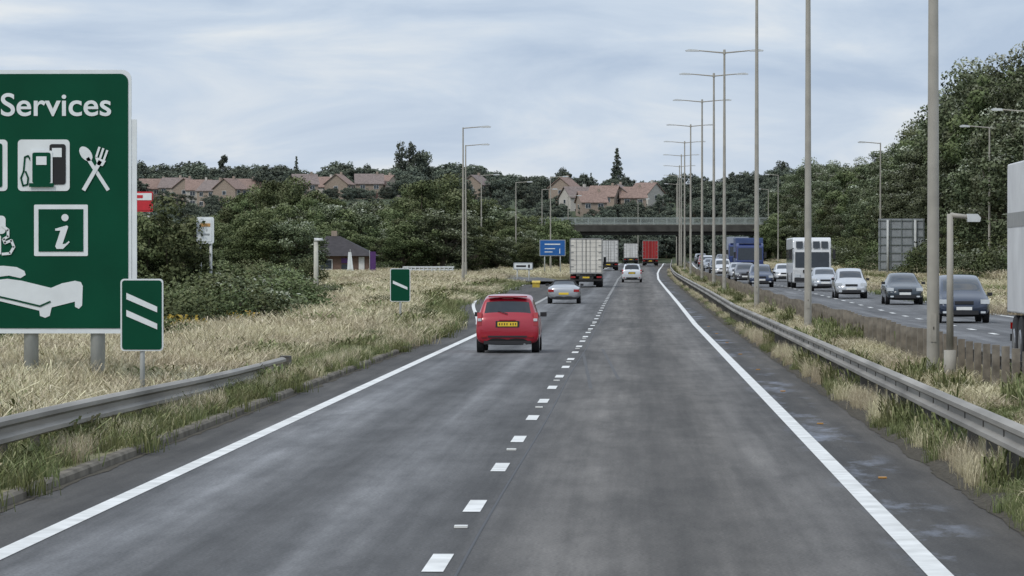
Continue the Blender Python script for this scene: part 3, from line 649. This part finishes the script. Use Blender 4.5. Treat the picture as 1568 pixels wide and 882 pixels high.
for t in range(13): mb.box(-23.6+t*.42,400,gz(-21,400)+.45,.1,.08,.9,wf)
for zz in(.3,.6,.85): mb.box(-21,400.1,gz(-21,400)+zz,5.2,.04,.16,wf)
mb.obj('low_fence')
mb=MB(); rf=M('red_brown_fence',(.16,.035,.03),.8,var=.3)
for t in range(34): mb.box(-36.5+t*.24,330,gz(-33,330)+.5,.2,.05,1.1+.03*(t%3),rf)
mb.obj('timber_fence')
# ---------------------------------------------------------------- foliage
bark=M('bark',(.09,.075,.055),.95,var=.3,scale=4,bump=.4)
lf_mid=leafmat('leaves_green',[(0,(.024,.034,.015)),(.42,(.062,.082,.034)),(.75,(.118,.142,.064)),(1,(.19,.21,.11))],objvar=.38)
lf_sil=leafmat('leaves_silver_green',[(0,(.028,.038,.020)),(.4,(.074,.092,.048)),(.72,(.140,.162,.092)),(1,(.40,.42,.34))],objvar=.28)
lf_far=leafmat('leaves_distant_hazed',[(0,(.062,.076,.068)),(.5,(.090,.108,.084)),(.85,(.125,.145,.105)),(1,(.15,.17,.12))])  # paler, bluish ramp: distance haze is painted into the far leaf colour
def quads_mesh(name,C,N,size,tint,leafm,extra=None,asp=.62):
    n=len(C); rnd=rng.normal(size=(n,3)); T=np.cross(N,rnd); T/=np.linalg.norm(T,axis=1)[:,None]+1e-9
    B=np.cross(N,T); B/=np.linalg.norm(B,axis=1)[:,None]+1e-9
    s=size[:,None]; a=T*s*.5; b_=B*s*.5*asp
    Vv=np.stack([C-a,C-b_,C+a,C+b_],1).reshape(-1,3)
    me=bpy.data.meshes.new(name); ev=extra.v if extra else []; ef=extra.f if extra else []
    faces=[(4*i,4*i+1,4*i+2,4*i+3) for i in range(n)]+[[j+4*n for j in f] for f in ef]
    me.from_pydata(Vv.tolist()+list(ev),[],faces); me.materials.append(leafm)
    if extra: me.materials.append(extra.mats[0])
    me.polygons.foreach_set('material_index',[0]*n+[1]*len(ef))
    at=me.attributes.new('tint','FLOAT','POINT'); at.data.foreach_set('value',np.concatenate([np.repeat(tint,4),np.zeros(len(ev))]).astype(np.float32))
    me.update(); return me
def tree_mesh(name,H,R_,cb,ncl,nleaf,ls,leafm,kind='round',seed=0):
    g=np.random.default_rng(seed); mb=MB(); zc=cb+(H-cb)/2; hz=(H-cb)/2
    cen=[];rad=[]
    for i in range(ncl):
        if kind=='round':
            v=g.normal(size=3); v/=np.linalg.norm(v); q=g.uniform(.45,.92)
            w=1.0 if v[2]<.2 else 1-.25*v[2]
            p=np.array([v[0]*R_*q*w,v[1]*R_*q*w,zc+v[2]*hz*min(1,q+.05)]); rr=g.uniform(.13,.29)*R_
        elif kind=='cone':
            t=(i+.5)/ncl; z=cb+(H-cb)*t; rr0=R_*(1-t)*.85; a=i*2.4; p=np.array([math.cos(a)*rr0*.7,math.sin(a)*rr0*.7,z]); rr=max(.25,R_*.35*(1-t)+.2)
        elif kind=='poplar':
            t=g.uniform(0,1); z=cb+(H-cb)*t; rr0=R_*math.sin(math.pi*(.15+.8*t))*.7; a=g.uniform(0,6.28); p=np.array([math.cos(a)*rr0,math.sin(a)*rr0,z]); rr=R_*g.uniform(.25,.45)
        else:
            v=g.normal(size=3); v/=np.linalg.norm(v); v[2]=abs(v[2]); q=g.uniform(.4,.9); p=np.array([v[0]*R_*q,v[1]*R_*q,v[2]*H*q*.85]); rr=g.uniform(.2,.35)*R_
        cen.append(p);rad.append(rr)
    cen=np.array(cen);rad=np.array(rad)
    wts=rad**2/np.sum(rad**2); idx=g.choice(ncl,size=nleaf,p=wts)
    v=g.normal(size=(nleaf,3)); v/=np.linalg.norm(v,axis=1)[:,None]
    q=g.uniform(.35,1.25,size=nleaf)**.6
    C=cen[idx]+v*(rad[idx]*q)[:,None]*np.array([1,1,.75])
    C[:,2]=np.maximum(C[:,2],.1)
    N=v*.7+g.normal(size=(nleaf,3))*.6+np.array([0,0,.35]); N/=np.linalg.norm(N,axis=1)[:,None]
    ct=g.uniform(0,1,ncl)
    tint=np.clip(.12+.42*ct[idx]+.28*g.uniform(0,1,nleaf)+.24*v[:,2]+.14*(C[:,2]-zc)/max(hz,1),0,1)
    size=ls*g.uniform(.6,1.4,nleaf)
    if kind in('round','poplar','cone'):
        top=zc+hz*(.2 if kind=='round' else .8)
        mb.cyl((0,0,-.5),(0,0,cb),R_*.065+.05,R_*.05+.03,bark,8); mb.cyl((0,0,cb),(0,0,top),R_*.05+.03,.05,bark,8)
        if kind=='round':
            for i in range(0,ncl,3): mb.cyl((0,0,cb+ (top-cb)*.3*g.uniform(.2,1.5)),tuple(cen[i]),R_*.022+.02,.02,bark,5,cap=False)
    else:
        for i in range(0,ncl,3): mb.cyl((0,0,0),tuple(cen[i]),.06,.02,bark,5,cap=False)
    return quads_mesh(name,C,N,size,tint,leafm,mb)
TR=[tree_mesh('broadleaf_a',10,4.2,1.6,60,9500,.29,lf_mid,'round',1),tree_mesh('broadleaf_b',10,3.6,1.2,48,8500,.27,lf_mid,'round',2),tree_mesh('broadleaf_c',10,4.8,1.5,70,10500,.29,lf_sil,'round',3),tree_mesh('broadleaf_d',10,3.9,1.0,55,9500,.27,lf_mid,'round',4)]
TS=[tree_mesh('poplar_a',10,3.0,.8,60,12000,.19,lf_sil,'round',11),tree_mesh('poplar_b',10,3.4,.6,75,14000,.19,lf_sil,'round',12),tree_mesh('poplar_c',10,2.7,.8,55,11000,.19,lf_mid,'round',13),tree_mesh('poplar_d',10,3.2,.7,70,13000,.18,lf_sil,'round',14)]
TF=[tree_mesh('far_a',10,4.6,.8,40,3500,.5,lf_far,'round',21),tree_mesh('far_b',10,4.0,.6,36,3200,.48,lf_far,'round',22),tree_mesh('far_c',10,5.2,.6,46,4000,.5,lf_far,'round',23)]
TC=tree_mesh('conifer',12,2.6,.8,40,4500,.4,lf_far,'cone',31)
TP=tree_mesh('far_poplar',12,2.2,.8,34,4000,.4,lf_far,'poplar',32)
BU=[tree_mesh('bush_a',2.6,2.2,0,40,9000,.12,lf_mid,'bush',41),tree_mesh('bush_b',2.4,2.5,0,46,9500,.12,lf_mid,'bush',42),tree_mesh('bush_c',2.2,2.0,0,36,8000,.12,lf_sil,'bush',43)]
def place(name,me,baseH,x,d,H,ws=1,parent=None,sink=.2):
    s=H/baseH; inst(name,me,(x,d,gz(x,d)-sink),(s*ws*random.uniform(.9,1.15),s*ws*random.uniform(.9,1.15),s),random.uniform(0,6.28),parent)
def X(px,d): return (px-VX)*d/F
def Z(py,d): return CH+(VY-py)*d/F
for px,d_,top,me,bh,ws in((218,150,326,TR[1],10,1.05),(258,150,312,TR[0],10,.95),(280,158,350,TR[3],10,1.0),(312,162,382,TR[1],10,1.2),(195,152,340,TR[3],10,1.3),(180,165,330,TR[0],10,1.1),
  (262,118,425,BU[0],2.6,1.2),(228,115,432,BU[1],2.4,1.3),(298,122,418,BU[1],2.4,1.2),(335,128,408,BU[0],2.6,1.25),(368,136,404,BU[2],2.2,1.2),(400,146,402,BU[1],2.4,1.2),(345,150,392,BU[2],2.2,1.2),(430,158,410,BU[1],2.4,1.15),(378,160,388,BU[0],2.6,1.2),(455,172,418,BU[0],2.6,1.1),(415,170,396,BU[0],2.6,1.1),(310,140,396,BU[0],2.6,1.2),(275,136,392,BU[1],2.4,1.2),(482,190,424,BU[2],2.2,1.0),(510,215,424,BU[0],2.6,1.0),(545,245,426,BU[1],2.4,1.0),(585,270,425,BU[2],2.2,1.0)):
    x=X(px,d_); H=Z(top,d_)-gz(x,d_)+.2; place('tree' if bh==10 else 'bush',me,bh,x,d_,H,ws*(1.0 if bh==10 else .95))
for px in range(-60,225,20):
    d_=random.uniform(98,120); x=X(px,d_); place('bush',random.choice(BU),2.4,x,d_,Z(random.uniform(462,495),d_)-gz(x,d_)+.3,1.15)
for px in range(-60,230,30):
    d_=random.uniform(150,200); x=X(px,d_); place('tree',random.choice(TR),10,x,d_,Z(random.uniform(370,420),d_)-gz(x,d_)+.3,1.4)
for px,d_,h_ in((640,150,.75),(668,160,.7),(600,140,.6),(560,125,.55),(690,175,.7),(520,150,.8),(470,140,.8),(715,190,.7),(500,108,.5),(640,128,.45),(585,165,.9),(575,112,.5)):
    x=X(px,d_)
    if x<E(d_)-1.0: place('shrub',random.choice(BU),2.4,x,d_,h_,1.2,None,.05)
mp=[(200,335),(330,335),(375,292),(400,272),(450,276),(480,302),(560,308),(600,290),(650,270),(700,268),(715,305),(760,322),(800,330),(860,340)]
def topf(px): return float(np.interp(px,[a for a,_ in mp],[b_ for _,b_ in mp]))
em=empty('woodland_trees')
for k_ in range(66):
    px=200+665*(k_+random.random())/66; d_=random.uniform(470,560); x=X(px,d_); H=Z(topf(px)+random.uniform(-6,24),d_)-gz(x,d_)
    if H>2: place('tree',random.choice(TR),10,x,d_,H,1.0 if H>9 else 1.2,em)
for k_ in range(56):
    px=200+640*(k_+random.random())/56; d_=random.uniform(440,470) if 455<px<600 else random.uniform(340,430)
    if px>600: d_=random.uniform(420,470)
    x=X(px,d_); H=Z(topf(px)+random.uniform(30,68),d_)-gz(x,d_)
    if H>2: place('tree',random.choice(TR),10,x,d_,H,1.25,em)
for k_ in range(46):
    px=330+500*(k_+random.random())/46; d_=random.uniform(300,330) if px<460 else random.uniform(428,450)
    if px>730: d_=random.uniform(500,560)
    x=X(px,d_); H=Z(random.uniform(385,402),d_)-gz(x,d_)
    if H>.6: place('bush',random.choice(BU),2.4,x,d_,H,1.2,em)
eh=empty('hillside_trees')
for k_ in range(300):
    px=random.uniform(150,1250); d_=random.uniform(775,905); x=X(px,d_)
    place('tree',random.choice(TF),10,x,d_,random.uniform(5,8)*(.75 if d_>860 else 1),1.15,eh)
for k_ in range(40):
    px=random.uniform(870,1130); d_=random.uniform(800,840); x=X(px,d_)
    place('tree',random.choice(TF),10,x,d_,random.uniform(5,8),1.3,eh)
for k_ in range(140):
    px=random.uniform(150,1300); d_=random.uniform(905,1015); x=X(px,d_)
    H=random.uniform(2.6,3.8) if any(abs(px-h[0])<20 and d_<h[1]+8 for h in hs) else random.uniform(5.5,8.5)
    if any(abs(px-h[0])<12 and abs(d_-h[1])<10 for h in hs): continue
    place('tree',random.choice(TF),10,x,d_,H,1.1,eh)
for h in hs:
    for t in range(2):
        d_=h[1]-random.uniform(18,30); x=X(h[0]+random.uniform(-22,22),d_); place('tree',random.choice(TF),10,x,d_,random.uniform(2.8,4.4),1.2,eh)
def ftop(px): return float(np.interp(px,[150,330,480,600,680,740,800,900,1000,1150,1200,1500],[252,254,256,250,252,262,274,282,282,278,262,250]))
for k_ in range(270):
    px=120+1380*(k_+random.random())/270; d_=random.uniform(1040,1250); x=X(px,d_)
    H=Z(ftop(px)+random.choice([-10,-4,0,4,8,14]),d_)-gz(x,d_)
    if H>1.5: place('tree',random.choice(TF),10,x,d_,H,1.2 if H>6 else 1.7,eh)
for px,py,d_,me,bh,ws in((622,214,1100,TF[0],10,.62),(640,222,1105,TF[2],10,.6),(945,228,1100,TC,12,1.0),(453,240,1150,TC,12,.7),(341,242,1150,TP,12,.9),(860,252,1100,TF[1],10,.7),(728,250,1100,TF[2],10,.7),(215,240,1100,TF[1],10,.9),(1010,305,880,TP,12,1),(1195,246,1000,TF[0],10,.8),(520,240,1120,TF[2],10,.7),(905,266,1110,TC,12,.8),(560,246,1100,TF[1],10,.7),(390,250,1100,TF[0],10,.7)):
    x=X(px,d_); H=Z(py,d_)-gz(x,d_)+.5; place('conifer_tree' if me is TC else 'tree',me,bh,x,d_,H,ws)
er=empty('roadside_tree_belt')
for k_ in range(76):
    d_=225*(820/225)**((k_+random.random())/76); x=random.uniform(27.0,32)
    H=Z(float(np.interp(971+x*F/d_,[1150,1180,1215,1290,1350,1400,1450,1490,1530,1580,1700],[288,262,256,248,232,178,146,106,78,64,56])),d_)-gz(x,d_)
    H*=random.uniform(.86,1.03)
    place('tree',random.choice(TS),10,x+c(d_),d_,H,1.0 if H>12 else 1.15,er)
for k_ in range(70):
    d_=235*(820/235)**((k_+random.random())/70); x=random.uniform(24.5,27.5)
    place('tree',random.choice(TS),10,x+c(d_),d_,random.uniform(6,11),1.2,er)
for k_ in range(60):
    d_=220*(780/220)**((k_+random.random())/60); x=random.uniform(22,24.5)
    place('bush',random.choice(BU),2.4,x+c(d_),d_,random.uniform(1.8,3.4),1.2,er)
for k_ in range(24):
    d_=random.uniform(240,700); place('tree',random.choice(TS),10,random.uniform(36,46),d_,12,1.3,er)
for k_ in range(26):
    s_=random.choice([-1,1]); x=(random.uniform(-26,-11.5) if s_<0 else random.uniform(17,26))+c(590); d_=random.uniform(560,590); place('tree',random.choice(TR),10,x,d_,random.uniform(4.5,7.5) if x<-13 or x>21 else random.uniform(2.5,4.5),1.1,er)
# ---------------------------------------------------------------- grass
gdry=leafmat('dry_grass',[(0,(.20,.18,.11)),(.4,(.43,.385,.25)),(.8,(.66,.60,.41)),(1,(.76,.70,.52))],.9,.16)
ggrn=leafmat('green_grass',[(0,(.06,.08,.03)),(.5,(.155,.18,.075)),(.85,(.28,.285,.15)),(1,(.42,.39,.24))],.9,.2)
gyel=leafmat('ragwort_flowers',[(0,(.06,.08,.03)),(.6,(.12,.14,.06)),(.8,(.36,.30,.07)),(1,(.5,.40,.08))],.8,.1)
def grass_mesh(name,n,size,h0,h1,w,mat,seed,heads=.3,flower=False,wild=.3):
    g=np.random.default_rng(seed); 
    cl=g.uniform(-size/2,size/2,(14,2)); ci=g.integers(0,14,n); mixv=g.random(n)<.4
    P=np.where(mixv[:,None],cl[ci]+g.normal(size=(n,2))*.12,g.uniform(-size/2,size/2,(n,2)))
    h=g.uniform(h0,h1,n)*np.where(mixv,1.1,.8); a=g.uniform(0,6.28,n); lean=g.normal(size=(n,2))*h[:,None]*wild
    dx=np.cos(a)*w/2;dy=np.sin(a)*w/2
    z=np.zeros(n)
    b0=np.stack([P[:,0]-dx,P[:,1]-dy,z-.05],1);b1=np.stack([P[:,0]+dx,P[:,1]+dy,z-.05],1)
    mid=np.stack([P[:,0]+lean[:,0]*.3,P[:,1]+lean[:,1]*.3,h*.6],1); off=np.stack([dx*.8,dy*.8,z],1)
    tip=np.stack([P[:,0]+lean[:,0],P[:,1]+lean[:,1],h],1)
    hd=g.random(n)<heads; ow=np.where(hd,w*.9,w*.15)[:,None]*np.stack([np.cos(a),np.sin(a),z],1)
    Fs=[]
    VV=np.stack([b0,b1,mid+off,mid-off,tip+ow,tip-ow],1).reshape(-1,3)
    for i in range(n): o=6*i; Fs.append((o,o+1,o+2,o+3)); Fs.append((o+3,o+2,o+4,o+5))
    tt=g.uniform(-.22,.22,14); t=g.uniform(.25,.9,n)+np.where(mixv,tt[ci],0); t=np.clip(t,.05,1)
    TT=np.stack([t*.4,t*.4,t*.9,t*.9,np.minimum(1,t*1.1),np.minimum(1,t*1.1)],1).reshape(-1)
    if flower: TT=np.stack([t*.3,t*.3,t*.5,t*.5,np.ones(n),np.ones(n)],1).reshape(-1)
    me=bpy.data.meshes.new(name); me.from_pydata(VV.tolist(),[],Fs); me.materials.append(mat)
    at=me.attributes.new('tint','FLOAT','POINT'); at.data.foreach_set('value',TT.astype(np.float32)); return me
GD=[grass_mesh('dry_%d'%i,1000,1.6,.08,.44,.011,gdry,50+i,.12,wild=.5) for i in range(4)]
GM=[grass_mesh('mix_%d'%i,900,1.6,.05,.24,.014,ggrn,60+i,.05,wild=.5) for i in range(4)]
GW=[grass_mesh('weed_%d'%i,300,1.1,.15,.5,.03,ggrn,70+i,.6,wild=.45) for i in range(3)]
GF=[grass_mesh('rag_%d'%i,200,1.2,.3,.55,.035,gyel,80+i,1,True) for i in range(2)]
eg=empty('verge_grass')
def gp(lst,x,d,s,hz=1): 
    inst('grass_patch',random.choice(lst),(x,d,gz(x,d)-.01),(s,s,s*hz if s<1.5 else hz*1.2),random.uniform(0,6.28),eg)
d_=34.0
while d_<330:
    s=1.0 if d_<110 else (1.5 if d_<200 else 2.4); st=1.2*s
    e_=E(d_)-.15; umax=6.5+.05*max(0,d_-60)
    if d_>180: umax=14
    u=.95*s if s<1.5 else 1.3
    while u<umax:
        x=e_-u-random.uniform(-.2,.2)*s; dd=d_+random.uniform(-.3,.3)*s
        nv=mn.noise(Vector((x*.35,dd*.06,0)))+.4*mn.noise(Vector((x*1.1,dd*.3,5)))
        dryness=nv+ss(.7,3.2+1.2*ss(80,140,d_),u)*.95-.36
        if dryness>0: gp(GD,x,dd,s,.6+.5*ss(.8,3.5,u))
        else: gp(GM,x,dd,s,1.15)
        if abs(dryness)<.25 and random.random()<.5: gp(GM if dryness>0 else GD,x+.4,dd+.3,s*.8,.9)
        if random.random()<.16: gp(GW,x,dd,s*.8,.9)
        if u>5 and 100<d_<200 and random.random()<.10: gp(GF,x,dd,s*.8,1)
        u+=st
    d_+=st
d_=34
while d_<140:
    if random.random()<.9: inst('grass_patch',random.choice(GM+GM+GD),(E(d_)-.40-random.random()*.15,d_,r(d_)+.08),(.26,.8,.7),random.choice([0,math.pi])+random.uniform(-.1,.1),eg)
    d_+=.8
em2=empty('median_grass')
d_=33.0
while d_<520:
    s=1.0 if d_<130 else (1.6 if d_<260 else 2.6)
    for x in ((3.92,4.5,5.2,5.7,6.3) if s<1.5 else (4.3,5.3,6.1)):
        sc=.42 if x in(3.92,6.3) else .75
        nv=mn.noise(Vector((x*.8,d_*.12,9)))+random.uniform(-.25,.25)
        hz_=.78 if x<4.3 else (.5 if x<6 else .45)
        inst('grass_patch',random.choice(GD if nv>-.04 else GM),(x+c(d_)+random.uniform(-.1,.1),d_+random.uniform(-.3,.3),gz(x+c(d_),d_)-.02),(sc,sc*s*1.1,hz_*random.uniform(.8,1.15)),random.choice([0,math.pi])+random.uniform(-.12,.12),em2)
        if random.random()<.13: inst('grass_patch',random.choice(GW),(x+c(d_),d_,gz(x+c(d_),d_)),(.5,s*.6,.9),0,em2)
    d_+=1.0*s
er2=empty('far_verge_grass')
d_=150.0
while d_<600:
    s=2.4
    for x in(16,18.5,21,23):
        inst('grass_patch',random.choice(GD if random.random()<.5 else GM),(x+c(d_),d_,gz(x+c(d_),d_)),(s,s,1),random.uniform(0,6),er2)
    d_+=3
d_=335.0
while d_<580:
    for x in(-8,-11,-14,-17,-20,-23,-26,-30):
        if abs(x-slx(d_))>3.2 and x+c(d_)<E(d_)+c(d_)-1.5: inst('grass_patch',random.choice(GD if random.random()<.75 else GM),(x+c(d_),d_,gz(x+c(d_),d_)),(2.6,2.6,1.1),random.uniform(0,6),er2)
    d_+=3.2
# ---------------------------------------------------------------- world, sun, camera
w=bpy.data.worlds.new("World"); S.world=w; w.use_nodes=True; nt=w.node_tree; L=nt.links
bg=nt.nodes['Background']; out=nt.nodes['World Output']
sky=nt.nodes.new('ShaderNodeTexSky'); sky.sky_type='NISHITA'; sky.sun_disc=False; sky.sun_elevation=math.radians(48); sky.sun_rotation=math.radians(215)
L.new(sky.outputs[0],bg.inputs['Color']); bg.inputs['Strength'].default_value=.1
tc=nt.nodes.new('ShaderNodeTexCoord')
def cl(sc,loc,det,rough,dist):
    mp_=nt.nodes.new('ShaderNodeMapping'); mp_.inputs['Scale'].default_value=sc; mp_.inputs['Location'].default_value=loc; L.new(tc.outputs['Generated'],mp_.inputs[0])
    n=nt.nodes.new('ShaderNodeTexNoise'); n.inputs['Scale'].default_value=1.0; n.inputs['Detail'].default_value=det; n.inputs['Roughness'].default_value=rough; n.inputs['Distortion'].default_value=dist; L.new(mp_.outputs[0],n.inputs['Vector']); return n
n1=cl((14,14,56),(3.1,0,1.7),8,.55,.5); n2=cl((5,5,26),(8.3,2,4.4),3,.5,.2)
ad=nt.nodes.new('ShaderNodeMath'); ad.operation='MULTIPLY_ADD'; ad.inputs[1].default_value=.6; L.new(n1.outputs['Fac'],ad.inputs[0])
a3=nt.nodes.new('ShaderNodeMath'); a3.operation='MULTIPLY'; a3.inputs[1].default_value=.4; L.new(n2.outputs['Fac'],a3.inputs[0]); L.new(a3.outputs[0],ad.inputs[2])
rp=nt.nodes.new('ShaderNodeValToRGB'); e1=rp.color_ramp.elements; e1[0].position=.38; e1[0].color=(.44,.54,.70,1); e1[1].position=.62; e1[1].color=(.80,.83,.86,1)
q=e1.new(.49); q.color=(.57,.66,.79,1)
L.new(ad.outputs[0],rp.inputs[0])
sp=nt.nodes.new('ShaderNodeSeparateXYZ'); L.new(tc.outputs['Generated'],sp.inputs[0])
mr=nt.nodes.new('ShaderNodeMapRange'); mr.inputs[1].default_value=.07; mr.inputs[2].default_value=.7; mr.inputs[3].default_value=1.04; mr.inputs[4].default_value=1.5; L.new(sp.outputs['Z'],mr.inputs[0])
bg2=nt.nodes.new('ShaderNodeBackground'); L.new(rp.outputs[0],bg2.inputs['Color']); L.new(mr.outputs[0],bg2.inputs['Strength'])
mxs=nt.nodes.new('ShaderNodeMixShader'); mxs.inputs[0].default_value=.9; L.new(bg.outputs[0],mxs.inputs[1]); L.new(bg2.outputs[0],mxs.inputs[2]); L.new(mxs.outputs[0],out.inputs['Surface'])
sl=bpy.data.lights.new('sun','SUN'); sl.energy=1.5; sl.angle=math.radians(12); sl.color=(1,.95,.88)
so=bpy.data.objects.new('sun',sl); COL.objects.link(so)
az=math.radians(215); el=math.radians(48); dv=Vector((math.sin(az)*math.cos(el),math.cos(az)*math.cos(el),math.sin(el)))
so.rotation_euler=dv.to_track_quat('Z','Y').to_euler(); so.location=(0,0,50)
cam=bpy.data.cameras.new('camera'); cam.sensor_width=36; cam.lens=36*F/1568; cam.clip_end=12000; cam.clip_start=.5
co=bpy.data.objects.new('camera',cam); COL.objects.link(co); co.location=(0,0,CH)
co.rotation_euler=(math.pi/2-math.atan(40/F),0,math.atan(187/F)); S.camera=co
S.view_settings.view_transform='Standard'; S.view_settings.look='None'; S.view_settings.exposure=0
